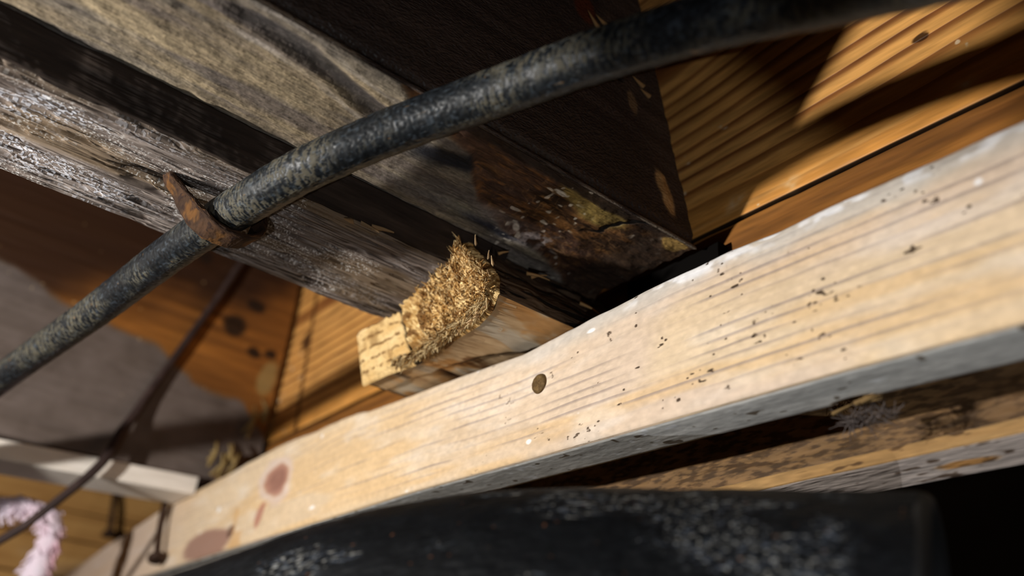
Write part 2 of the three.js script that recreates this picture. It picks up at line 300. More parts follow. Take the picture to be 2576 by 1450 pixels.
{  // added near-black strip standing in for the shade at the joist end
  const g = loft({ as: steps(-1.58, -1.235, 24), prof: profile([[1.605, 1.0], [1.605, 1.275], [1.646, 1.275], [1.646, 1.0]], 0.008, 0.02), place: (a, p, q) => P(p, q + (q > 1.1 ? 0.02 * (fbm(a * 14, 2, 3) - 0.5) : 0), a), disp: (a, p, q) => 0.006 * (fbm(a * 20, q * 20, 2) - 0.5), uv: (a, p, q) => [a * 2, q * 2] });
  part(thing('gap_shade_strip', 'added black strip standing in for the shade in the gap between the old joist and the wall', 'shade_strip', P(1.62, 1.0, -1.4)), 'gap_shade_body', g, plain(0x0c0a09, 0.95, { specularIntensity: 0.1 }));
}

// ---------------------------------------------------------------- weathered grey batten with its thicker sawn stub
const stubEnd = (z, y) => {
  const bot = curve([[-2.33, 1.158], [-2.19, 1.161], [-2.06, 1.18], [-1.94, 1.185], [-1.82, 1.157], [-1.69, 1.147], [-1.6, 1.122], [-1.51, 1.072]], z);
  const top = curve([[-2.33, 1.109], [-2.04, 1.127], [-1.85, 1.1], [-1.69, 1.085]], z);
  return bot + (top - bot) * clamp((y - 1) / 0.155, 0, 1.2);
};
{
  const t = thing('weathered_batten', 'grey weathered batten running past the cable, with a thick sawn stub on the pale beam', 'batten', P(0.6, Y1, -1.95));
  const U0 = -0.25, UR = 1.45;
  const mat = surface(2048, 640, (u, v) => {
    const x = U0 + u * UR, l = v * 0.56;                     // l: across the underside from z -2.155, then up the side
    const wl = l + 0.012 * (fbm(x * 2.5, l * 10, 3) - 0.5);
    const g1 = fbm(x * 5, wl * 70, 4), g2 = fbm(x * 14 + 9, wl * 190, 3), cr = fbm(x * 9 + 30, wl * 210 + 4, 3);
    if (l < 0.437) {
      const low = 1 - sst(0.1, 0.2, l + 0.05 * (fbm(x * 6, l * 12, 2) - 0.5));   // deeper grooves along the lower edge
      let c = mix([84, 74, 68], [146, 134, 126], sst(0.25, 0.7, g1 * 0.55 + g2 * 0.45));
      c = mix(c, [42, 34, 29], sst(0.58, 0.68, cr) * (0.45 + 0.55 * low) * 0.85);
      c = mix(c, [124, 100, 68], 0.45 * sst(0.5, 0.7, fbm(x * 3 + 5, l * 9, 3)));
      const white = sst(0.5, 0.68, fbm(x * 4, l * 9 + 20, 3)) * sst(0.5, 0.66, vn(x * 190, wl * 330)) * (0.35 + 0.65 * (1 - sst(0.15, 0.45, x)));
      c = mix(c, [200, 202, 210], white * 0.85);
      const white2 = sst(0.66, 0.78, vn(x * 260 + 3, l * 420)) * sst(0.45, 0.6, vn(x * 7, l * 12 + 8)); c = mix(c, [220, 218, 214], white2 * 0.75);
      c = mix(c, [86, 72, 56], 0.65 * sst(0.38, 0.44, l) * fbm(x * 11, l * 20, 3) * 1.6);
      const notch = bump2(x, l, 0.3, 0.255, 0.07, 0.02); c = mix(c, [26, 20, 16], clamp(notch * 1.3));
      return [...c, clamp(0.55 * g1 + 0.35 * g2 - 0.8 * sst(0.57, 0.68, cr) + 0.08 * white), 0.88];
    }
    let c = mix([30, 24, 21], [60, 50, 43], g1); c = mul(c, 0.8 + 0.4 * g2);
    return [...c, g1 * 0.6 + g2 * 0.3, 0.8];
  }, { bump: 0.001, rough: 0.88, specular: 0.22, roughMap: true });
  const disp = (a, p, q, np, nq) => {
    if (a < -0.25) return 0;
    if (nq < -0.8) return 0.008 * (fbm(a * 5, p * 70, 3) - 0.5) + 0.005 * (fbm(a * 9, p * 160, 2) - 0.5) - 0.012 * sst(0.6, 0.72, fbm(a * 7, p * 110, 2)) - 0.012 * sst(-1.75, -1.71, p) * fbm(a * 14, p * 8, 3) - 0.018 * clamp(bump2(a, p, 0.3, -1.9, 0.06, 0.018) * 1.4);
    return 0.012 * (fbm(a * 9, q * 8 + p * 4, 4) - 0.5);
  };
  const prof = profile([[-2.155, Y1], [-1.712, Y1], [-1.652, Y2 - 0.002], [-2.155, Y2 - 0.002]], 0.012, 0.0045);
  part(t, 'batten_body', loft({ as: [...steps(-7.9, -0.3, 16), ...steps(-0.26, 1.2, 460)], prof, place: alongX, disp, uv: (a, p, q, s, np, nq) => [(a - U0) / UR, (nq < -0.85 || q < Y1 + 0.004 ? p + 2.155 : q > Y2 - 0.006 || p < -2 ? 0.5 : 0.442 + q - Y1) / 0.56] }), mat);

  // the stub: same board at full thickness, its underside freshly worn, its side dark with age
  const sp = profile([[-2.33, 1.0], [-1.512, 1.0], [-1.53, 1.05], [-1.6, 1.13], [-1.69, Y2 - 0.003], [-2.15, Y2 - 0.003], [-2.155, 1.162], [-2.33, 1.158]], 0.012, 0.009);
  const stubMat = surface(900, 600, (u, v) => {
    const x = 1.05 + u * 0.6, l = v * 1.15;
    if (l < 0.815) {
      const z = -2.33 + l, wz = z + 0.03 * (fbm(x * 7, z * 9, 3) - 0.5);
      const g = fbm(x * 7 + wz * 3, wz * 50 - x * 14, 4), m = fbm(x * 5, z * 6 + 3, 4);
      let c = mix([136, 108, 74], [196, 172, 138], g * 0.65 + m * 0.35);
      c = mix(c, [168, 164, 154], 0.65 * sst(0.48, 0.62, fbm(x * 4 + wz * 7, wz * 16, 3)));
      c = mix(c, [154, 108, 56], 0.8 * sst(0.5, 0.62, fbm(x * 6 + 20, z * 7, 4)));
      c = mix(c, [92, 60, 30], 0.85 * sst(0.62, 0.72, fbm(x * 5 + 50, z * 14, 4)) * (1 - sst(-1.9, -1.7, z)));
      const st = Math.abs(x - 1.2 - 0.55 * (z + 1.95) + 0.05 * (fbm(z * 16, 1, 3) - 0.5)); c = mix(c, [70, 52, 34], 0.8 * (1 - sst(0.002, 0.009, st)));
      const st2 = bump2(wz, x, -2.07, 1.3, 0.022, 0.16); c = mix(c, [72, 46, 24], clamp(st2 * 1.3) * 0.9);
      return [...c, clamp(0.4 * g + 0.4 * m + 0.3 * sst(-0.01, 0.01, x - 1.2 - 0.55 * (z + 1.95)) - 0.4 * st2)];
    }
    const k = l - 0.815, g = fbm(x * 9, k * 60 + 7, 4), f = fbm(x * 30, k * 120, 3);
    let c = mix([52, 42, 33], [112, 92, 72], g * 0.6 + f * 0.4); c = mix(c, [22, 17, 13], sst(0.6, 0.7, fbm(x * 8, k * 46 + 31, 3)));
    return [...c, clamp(g * 0.7 + f * 0.4 - 0.6 * sst(0.6, 0.7, fbm(x * 8, k * 46 + 31, 3)))];
  }, { bump: 0.0012, rough: 0.85 });
  const stub = part(t, 'sawn_stub', loft({ as: [-1, ...steps(0, 1, 90)], prof: sp, place: (a, p, q) => { const e = stubEnd(p, q) + 0.004; if (a < 0) return P(e + 0.07, 1.11 + (q - 1.11) * 0.97, -1.95 + (p + 1.95) * 0.98); return P(e + (1.64 - e) * a, q, p); },
    disp: (a, p, q, np, nq) => nq < -0.5 ? 0.008 * (fbm(a * 4, p * 30, 3) - 0.5) - 0.01 * sst(-0.01, 0.012, 1.1 + a * 0.54 - 1.2 - 0.55 * (p + 1.95) + 0.05 * (fbm(p * 16, 1, 3) - 0.5)) - 0.016 * clamp(bump2(p, 1.1 + a * 0.54, -2.07, 1.3, 0.02, 0.16)) : np > 0.2 ? 0.022 * (fbm(a * 6, p * 12 + q * 24, 4) - 0.5) - 0.016 * sst(0.6, 0.7, fbm(a * 5, q * 50, 3)) : 0,
    uv: (a, p, q, s, np, nq) => [Math.max(a, 0) * 0.9 + 0.05, (nq < -0.7 ? p + 2.33 : p > -1.75 && q < Y2 - 0.005 ? 0.82 + (q - 1) * 1.3 : 1.14) / 1.15] }), stubMat, 'thick stub with a dark aged side and worn tan underside');
  // rough sawn end grain: a dense fibrous face with a split between its left third and the rest
  const faceMat = surface(768, 384, (u, v) => {
    const z = -2.33 + u * 0.84, y = 1 + v * 0.25, left = 1 - sst(-2.06, -2.01, z + 0.1 * (y - 1.07));
    const n = fbm(z * 40, y * 44, 4), f = fbm(z * 110 + y * 60, y * 90, 3);
    let c = mix([150, 110, 58], [236, 206, 148], sst(0.25, 0.72, n * 0.5 + f * 0.5));
    c = mix(c, [92, 58, 26], sst(0.56, 0.68, fbm(z * 24 + 7, y * 34, 4)) * 0.75);
    let d = mix([198, 158, 98], [232, 206, 156], fbm(z * 14, y * 40, 3)); const ln = Math.abs(((y + 0.022 * fbm(z * 22, y * 16, 3)) / 0.034 % 1) - 0.5); d = mix(d, [96, 66, 36], (1 - sst(0.02, 0.2, ln)) * sst(0.3, 0.6, fbm(z * 50, y * 60, 3)) * 0.8); d = mix(d, [126, 92, 52], sst(0.55, 0.75, fbm(z * 18, y * 18, 4)) * 0.5);
    c = mix(c, d, left); c = mix(c, [112, 80, 46], (1 - left) * (1 - sst(1.0, 1.05, y)) * sst(-1.75, -1.95, z) * 0.7);
    c = mix(c, [24, 16, 10], (1 - sst(0.01, 0.026, Math.abs(z + 2.045 + 0.1 * (y - 1.07) + 0.02 * (fbm(y * 30, 4, 2) - 0.5)))) * 0.85);
    return [...c, clamp(n * 0.5 + f * 0.6 - 0.9 * (1 - sst(0.008, 0.02, Math.abs(z + 2.045 + 0.1 * (y - 1.07) + 0.02 * (fbm(y * 30, 4, 2) - 0.5)))))];
  }, { bump: 0.0016, rough: 0.95, specular: 0.2 });
  const NZ = 260, NY = 90, pos = [], uv = [], idx = [], zr = y => curve([[1, -1.508], [1.05, -1.526], [1.13, -1.596], [1.245, -1.69]], y);
  const faceX = (z, y) => {
    const left = 1 - sst(-2.06, -2.01, z + 0.1 * (y - 1.07)), crack = 1 - sst(0.008, 0.026, Math.abs(z + 2.045 + 0.1 * (y - 1.07) + 0.02 * (fbm(y * 30, 4, 2) - 0.5)));
    return stubEnd(z, y) - 0.012 - (1 - left) * (0.035 * fbm(z * 30, y * 34, 3) + 0.02 * fbm(z * 90, y * 100, 2)) - left * 0.006 * fbm(z * 40, y * 60, 2) + 0.012 * crack;
  };
  for (let j = 0; j <= NY; j++) for (let i = 0; i <= NZ; i++) {
    const y0 = 0.996 + (Y2 - 0.002 - 0.996) * j / NY, z = -2.334 + (zr(y0) + 0.006 * fbm(j * 0.4, 9, 2) + 2.334) * i / NZ, y = Math.min(y0, z < -2.152 ? 1.16 : Y2);
    const yy = y, e = Math.min(i, NZ - i, j, NY - j), v = P(e === 0 ? stubEnd(z, y) + 0.004 : stubEnd(z, y) - 0.004 + (faceX(z, y) - stubEnd(z, y) + 0.004) * sst(0, 14, e), yy, z); pos.push(v.x, v.y, v.z); uv.push((z + 2.33) / 0.84, (y - 1) / 0.25);
  }
  for (let j = 0; j < NY; j++) for (let i = 0; i < NZ; i++) { const k = j * (NZ + 1) + i, W = NZ + 1; idx.push(k, k + 1, k + W, k + 1, k + W + 1, k + W); }
  { const b = P(1.4, 1.1, -1.9), c = pos.length / 3; const g = new THREE.BufferGeometry(); g.setAttribute('position', new THREE.Float32BufferAttribute(pos, 3)); g.setAttribute('uv', new THREE.Float32BufferAttribute(uv, 2)); for (let i = 0; i < idx.length; i += 3) { const q = idx[i]; idx[i] = idx[i + 1]; idx[i + 1] = q; } g.setIndex(idx); g.computeVertexNormals(); if (g.attributes.normal.getX(Math.floor(c / 2)) > 0) { for (let i = 0; i < idx.length; i += 3) { const q = idx[i]; idx[i] = idx[i + 1]; idx[i + 1] = q; } g.setIndex(idx); g.computeVertexNormals(); }
    const face = part(t, 'sawn_face', g, faceMat, 'rough tan end grain with a split and torn fibres');
    // fibres: thin bent wedges, a fuzz nobody could count, and the larger splinters one by one
    const rnd = rng(21), geos = [], cols = [[244, 218, 166], [218, 180, 118], [166, 124, 70], [232, 204, 152], [120, 84, 44]];
    const sliver = (len, wid) => { const s = new THREE.CylinderGeometry(wid * 0.25, wid, len, 4, 2); s.scale(1, 1, 0.45); const a = s.attributes.position; for (let i = 0; i < a.count; i++) { const h = a.getY(i) / len + 0.5; a.setX(i, a.getX(i) + len * 0.2 * h * h); } s.translate(0, len * 0.42, 0); return s; };
    const orient = (s, x, y, z, dir, roll) => { s.rotateY(roll); const q = new THREE.Quaternion().setFromUnitVectors(new THREE.Vector3(0, 1, 0), new THREE.Vector3(...dir).normalize()); s.applyQuaternion(q); s.translate(...P(x, y, z).toArray()); return s; };
    for (let i = 0; i < 3200; i++) {
      const w = rnd(), y = 0.998 + rnd() * 0.24, z = -2.0 + (zr(y) + 1.99) * Math.sqrt(rnd() * 0.98 + 0.02), x = faceX(z, y);
      const s = orient(sliver((0.012 + 0.03 * rnd() * rnd()) * S, (0.0016 + 0.0026 * rnd()) * S), x + 0.004, y, z, [-0.8 + 0.5 * rnd(), 0.15 - 0.9 * rnd() * (y < 1.06 ? 1 : 0.3), 0.55 * rnd() + 0.25], rnd() * 6);
      const tone = 0.8 + 0.3 * rnd(), c = new THREE.Color(...cols[Math.floor(rnd() * 5)].map(q => q / 255 * tone)).convertSRGBToLinear(), arr = new Float32Array(s.attributes.position.count * 3); for (let k = 0; k < arr.length; k += 3) arr.set([c.r, c.g, c.b], k); s.setAttribute('color', new THREE.BufferAttribute(arr, 3)); geos.push(s);
    }
    for (let i = 0; i < 900; i++) {                       // crumbly beard along the lower edge and in the split
      const zz = -2.3 + rnd() * 0.75, z = zz < -2.12 ? zz + 0.3 : zz, y = 1.0 + 0.02 * rnd(), x = stubEnd(z, y) - 0.01 - 0.03 * rnd();
      const s = orient(sliver((0.01 + 0.03 * rnd()) * S * (z < -2.1 ? 0.6 : 1), (0.002 + 0.003 * rnd()) * S), x, y, z, [-0.5 * rnd() - 0.1, -0.9 * rnd() - 0.1, rnd() - 0.4], rnd() * 6);
      const c = new THREE.Color(...cols[Math.floor(rnd() * 5)].map(q => q / 255 * 0.85)).convertSRGBToLinear(), arr = new Float32Array(s.attributes.position.count * 3); for (let k = 0; k < arr.length; k += 3) arr.set([c.r, c.g, c.b], k); s.setAttribute('color', new THREE.BufferAttribute(arr, 3)); geos.push(s);
    }
    const fuzz = mesh('fibre_fuzz', recentre(mergeGeometries(geos), t.position), new THREE.MeshPhysicalMaterial({ vertexColors: true, roughness: 0.9, specularIntensity: 0.3 }), face, 'torn wood fibres'); fuzz.userData.kind = 'stuff';
    const big = [[1.6, 1.005], [1.625, 1.0], [1.65, 1.0], [1.675, 1.0], [1.7, 1.0], [1.58, 1.02], [1.555, 1.05], [1.545, 1.09], [1.735, 0.998], [1.77, 0.998], [1.57, 1.12], [1.62, 1.18]], bigMat = plain(0xd9b98c, 0.85);
    for (const [z, y] of big) mesh('splinter', recentre(orient(sliver((0.035 + 0.02 * rnd()) * S, (0.005 + 0.004 * rnd()) * S), stubEnd(-z, y) - 0.015, y + 0.01, -z, y < 1.03 ? [-0.35 - 0.2 * rnd(), -0.8, 0.25 + 0.3 * rnd()] : [-0.6, -0.2, 0.7], rnd() * 2), t.position), bigMat, face);
    const tanMat = plain(0xb08a58, 0.85);                  // the small pale splinters that stand off the stub's dark side
    for (const [x, y, z, d, L] of [[1.235, 1.16, -1.6, [0.85, 0.15, 0.3], 0.07], [1.25, 1.155, -1.6, [0.7, 0.5, 0.25], 0.05], [1.42, 1.13, -1.58, [0.8, -0.1, 0.3], 0.07], [1.15, 1.2, -1.63, [0.5, 0.4, 0.4], 0.03]]) mesh('splinter', recentre(orient(sliver(L * S, 0.006 * S), x, y, z, d, 0), t.position), tanMat, stub);
    for (const [x, y, z, d, L] of [[0.77, 1.158, -1.712, [0.75, -0.3, 0.5], 0.05], [0.8, 1.16, -1.71, [0.9, 0.1, 0.4], 0.06], [0.74, 1.157, -1.72, [-0.6, -0.5, 0.4], 0.035]]) part(t, 'splinter', orient(sliver(L * S, 0.012 * S), x, y, z, d, 1), plain(0x7d6546, 0.9));
  }
}

// ---------------------------------------------------------------- pale new beam
{
  const XP = 1.31, topY = z => curve([[-6.9, 0.78], [-6.54, 0.815], [-5.6, 0.92], [-4.74, 0.988], [-4.23, 1.008], [-3.35, 1.045], [-2.77, 1.033], [-2.33, 1.004], [-2.12, 0.997], [-1.7, 0.975], [-1.52, 0.985], [-1.25, 0.998], [-0.97, 1.006], [-0.36, 1.002], [3, 1.0]], z);
  const botY = z => curve([[-6.9, 0.62], [-2.2, 0.66], [-1.59, 0.653], [-0.75, 0.645], [-0.44, 0.637], [3, 0.62]], z);
  const mat = surface(1900, 1000, (u, v) => {
    const z = zOf(u), l = v * 0.56;                          // l: up the front face 0..0.37, then under: 0.37..0.56
    const near = sst(-2.6, -0.9, z);
    if (l < 0.37) {
      const y = 0.64 + l;
      const k1 = bump2(z, y, -3.285, 0.84, 0.16, 0.09), k2 = bump2(z, y, -3.86, 0.7, 0.3, 0.07);
      const wy = y + 0.012 * (fbm(z * 1.3, y * 3, 3) - 0.5) - 0.018 * z * 0.3 + 0.05 * bump2(z, y, -3.3, 0.95, 0.5, 0.15) + 0.004 * (fbm(z * 9, y * 20, 2) - 0.5);
      const rN = wy / 0.027, fr = rN - Math.floor(rN), wdt = 0.75 + 0.2 * vn(Math.floor(rN) * 5.3, 1);
      let line = sst(wdt - 0.3, wdt, fr) * (1 - sst(wdt + 0.02, wdt + 0.14, fr)); line *= (0.1 + 0.9 * sst(0.3, 0.8, vn(Math.floor(rN) * 7.7, z * 4.2))) * (0.45 + 0.55 * sst(-3.0, -2.0, z)) * sst(0.66, 0.72, y + 0.04 * (fbm(z * 3, 2, 2) - 0.5));
      const n = fbm(z * 3, y * 9, 4), f = fbm(z * 60, y * 90, 3), w = fbm(z * 5 + 7, y * 16 + 3, 4);
      let c = mix([204, 178, 144], [220, 198, 168], n); c = mix(c, [204, 184, 170], near * 0.6 * sst(0.42, 0.62, fbm(z * 2 + 5, y * 5, 3)));
      c = mix(c, [214, 176, 124], 0.5 * sst(0.5, 0.7, fbm(z * 1.6 + 15, y * 14, 3)) * sst(-0.1, 0.3, 1 - y + 0.2 * n));
      c = mix(c, [150, 134, 126], line * 0.7);
      c = mix(c, [230, 222, 214], sst(0.5, 0.8, w) * 0.35);
      c = mix(c, [190, 186, 180], sst(0.93, 0.99, y + 0.05 * (fbm(z * 7, y * 9, 3) - 0.5)) * 0.7 * sst(-2.6, -1.4, z));
      c = mix(c, [244, 246, 252], sst(0.965, 0.985, y) * sst(0.52, 0.7, fbm(z * 18, y * 30, 3)) * 0.6 * sst(-1.5, -1.1, z));  // white fluff and lit-edge highlight painted along the top arris
      c = mul(c, 0.93 + 0.14 * f);
      const sp = vn(z * 84, y * 110) * vn(z * 23 + 31, y * 25) ; const spk = sst(0.64, 0.72, sp) * sst(0.35, 0.6, fbm(z * 120, y * 160, 2)) * sst(-2.2, -1.2, z); c = mix(c, [62, 48, 36], spk * 0.9);
      const wh = sst(0.72, 0.8, vn(z * 9 + 3, y * 30) * vn(z * 22, y * 26 + 9)) * 0.8; c = mix(c, [244, 244, 246], wh);
      // stain halo and knots towards the far end
      const wz = z + 0.1 * (fbm(z * 4, y * 14, 3) - 0.5), wyy = y + 0.05 * (fbm(z * 4 + 9, y * 14, 3) - 0.5);
      const kn = bump2(wz - 0.35 * (0.84 - wyy), wyy, -3.27, 0.855, 0.11, 0.075); c = mix(c, [164, 118, 102], sst(0.3, 0.55, kn) * 0.9); c = mix(c, [128, 90, 78], sst(0.55, 0.8, kn) * (0.3 + 0.4 * fbm(z * 20, y * 40, 3))); c = mix(c, [206, 188, 190], 0.5 * (sst(0.08, 0.25, kn) - sst(0.3, 0.5, kn)));
      c = mix(c, [168, 114, 96], 0.8 * sst(0.35, 0.6, bump2(wz, wyy, -3.38, 0.74, 0.045, 0.05)));
      const kn2 = bump2(wz, wyy, -3.92, 0.69, 0.3, 0.075); c = mix(c, [146, 112, 98], sst(0.3, 0.55, kn2) * 0.9); c = mix(c, [88, 62, 52], sst(0.35, 0.6, bump2(wz, wyy, -3.66, 0.725, 0.06, 0.03)) * 0.8);
      c = mix(c, [196, 150, 96], 0.6 * (1 - sst(0.03, 0.09, Math.abs(wz + 3.62 - 0.3 * (0.86 - y)))) * sst(0.45, 0.55, fbm(z * 6, y * 9, 2)));
      c = mix(c, [212, 190, 182], sst(-3.9, -5.2, z) * 0.5);
      return [...c, clamp(0.5 + 0.08 * f - 0.25 * line - 0.45 * spk + 0.1 * w)];
    }
    const x = XP + (l - 0.37), f = fbm(z * 40, x * 90, 3), n = fbm(z * 5, x * 26, 4);
    let c = mix([196, 196, 192], [228, 226, 220], n); c = mul(c, 0.88 + 0.24 * f); c = mix(c, [244, 246, 248], sst(0.74, 0.84, vn(z * 40, x * 60) * 0.7 + 0.3 * vn(z * 8, 3)) * 0.8);
    c = mix(c, [92, 78, 62], sst(0.78, 0.84, vn(z * 34 + 5, x * 60) * 0.8 + 0.2 * f) * 0.8);
    c = mix(c, mix([58, 42, 26], [120, 92, 58], f), sst(0.4, 0.6, bump2(z, x, -0.81, 1.44, 0.05, 0.012) + 0.3 * (fbm(z * 30, x * 60, 3) - 0.5)));
    return [...c, clamp(0.45 + 0.05 * n + 0.08 * f)];
  }, { bump: 0.0006, rough: 0.85, specular: 0.35 });
  const zs = steps(0.195, -6.9, 560, t => 0.2 * t + 0.8 * t * t);
  const prof = profile([[0, 0], [0, 1], [0.15, 1], [0.15, 0]].map(q => [q[0], q[1] * 0.37]), 0.02, 0.006);
  const g = loft({ as: [4.9, 3, 1.5, 0.6, ...zs], prof,
    place: (a, p, q) => { const b = botY(a), tp = topY(a), y = b + (tp - b) * q / 0.37 + (q > 0.33 ? 0.012 * (fbm(a * 6, 4, 3) - 0.5) * (a > -1.6 || a < -2.3 ? 1 : 0) : 0); return P(XP + p, y, a); },
    disp: (a, p, q, np, nq) => (nq < -0.5 ? 0.0012 : 0.004) * (fbm(a * 6, q * 50 + p * 50, 3) - 0.5) - (a < -0.6 && a > -0.95 ? 0.02 * sst(0.45, 0.7, bump2(a, p, -0.81, 0.14, 0.05, 0.014) + 0.3 * (fbm(a * 40, p * 60, 2) - 0.5)) : 0),
    uv: (a, p, q, s, np, nq) => [uOf(a), (np < -0.7 ? q : nq < -0.3 ? 0.372 + p : q > 0.36 ? 0.368 : 0.5) / 0.56] });
  const t = thing('pale_beam', 'pale new softwood beam with grain lines and two reddish knots, crossing the lower right', 'beam', P(1.38, 0.82, -2));
  part(t, 'beam_body', g, mat);
  // flush round nail head
  const hp = [[0.0005, 0.006], [0.021, 0.006], [0.0255, 0.004], [0.028, -0.001], [0.028, -0.03]].map(q => new THREE.Vector2(q[0] * S, q[1] * S)).reverse();
  const nail = new THREE.LatheGeometry(hp, 40); { const a = nail.attributes.position; for (let i = 0; i < a.count; i++) if (a.getY(i) > -0.002 * S) a.setY(i, a.getY(i) + 0.003 * S * (fbm(a.getX(i) * 900, a.getZ(i) * 900, 3) - 0.5)); nail.computeVertexNormals(); }
  nail.rotateZ(Math.PI / 2); nail.rotateX(0.2); nail.translate(...P(XP - 0.002, 0.856, -1.611).toArray());
  part(t, 'nail_head', nail, surface(128, 128, (u, v) => { const n = fbm(u * 14, v * 14, 4); return [...mix([70, 52, 30], [128, 102, 62], n), n]; }, { bump: 0.0002, rough: 0.6, extra: { metalness: 0.25 } }), 'round brown nail head');
  const rnd = rng(9), chipMat = plain(0x7a6038, 0.9);
  for (let i = 0; i < 6; i++) { const s = new THREE.ConeGeometry((0.004 + 0.004 * rnd()) * S, (0.03 + 0.035 * rnd()) * S, 5); s.rotateX(Math.PI / 2 + (rnd() - 0.5) * 1.0); s.rotateY((rnd() - 0.5) * 0.9); s.translate(...P(1.43 + 0.025 * rnd(), 0.642 - 0.008 * rnd(), -0.85 + 0.09 * rnd()).toArray()); part(t, 'splinter', s, chipMat); }
}

{
  const rnd = rng(61), th = [];
  for (let i = 0; i < 70; i++) { const c = [1.475 + 0.02 * (rnd() - 0.5), 0.632 - 0.03 * rnd(), -0.8 + 0.1 * (rnd() - 0.5)], q = () => 0.07 * (rnd() - 0.5); th.push(tube([[c[0] + q(), c[1] + q() * 0.6, c[2] + q()], c, [c[0] + q(), c[1] + q() * 0.6, c[2] + q()]], [0.0006, 0.0008, 0.0006], 5, 4)); }
  const m = mesh('cobweb_wisp', mergeGeometries(th), plain(0x5e5450, 0.95)), c = P(1.475, 0.63, -0.8); m.geometry.translate(-c.x, -c.y, -c.z); m.position.copy(c);
  m.userData = { label: 'grey wisp of cobweb hanging under the chipped lower edge of the pale beam', category: 'cobweb', kind: 'stuff' };
}

// ---------------------------------------------------------------- narrow lath under the right-hand wall boards
{
  const mat = surface(1024, 256, (u, v) => {
    const z = zOf(u), l = v * 0.24, f = fbm(z * 30, l * 160, 3), n = fbm(z * 6, l * 50, 3);
    let c = l < 0.045 ? mix([146, 112, 70], [184, 148, 98], n) : mix([186, 172, 164], [222, 208, 198], n);
    if (l > 0.05) c = mix(c, [206, 152, 92], sst(0.5, 0.75, bump2(z, l, -0.72, 0.12, 0.09, 0.02) + 0.3 * (f - 0.5)));
    c = mix(c, [66, 46, 30], sst(0.66, 0.74, fbm(z * 22, l * 70 + 5, 3)) * 0.7); return [...mul(c, 0.86 + 0.28 * f), f];
  }, { bump: 0.0002, rough: 0.85 });
  const g = loft({ as: [3.5, 2, 1, 0.5, ...steps(0.195, -4.4, 200, t => 0.3 * t + 0.7 * t * t)], prof: profile([[1.612, 0.566], [1.612, 0.596], [1.745, 0.596], [1.738, 0.548]], 0.008, 0.008), place: (a, p, q) => P(p, q + 0.012 * sst(-1.3, -0.4, a) + 0.006 * (fbm(a * 3, 1, 2) - 0.5), a),
    disp: (a, p, q) => 0.0015 * (fbm(a * 8, p * 30 + q * 30, 2) - 0.5), uv: (a, p, q, s, np, nq) => [uOf(a), (np < -0.6 ? q - 0.562 : 0.05 + p - 1.612) / 0.24] });
  const o = thing('thin_lath', 'thin tan lath with a grey underside, the lowest wood strip at the right', 'lath', P(1.7, 0.58, -2)); part(o, 'lath_body', g, mat);
}

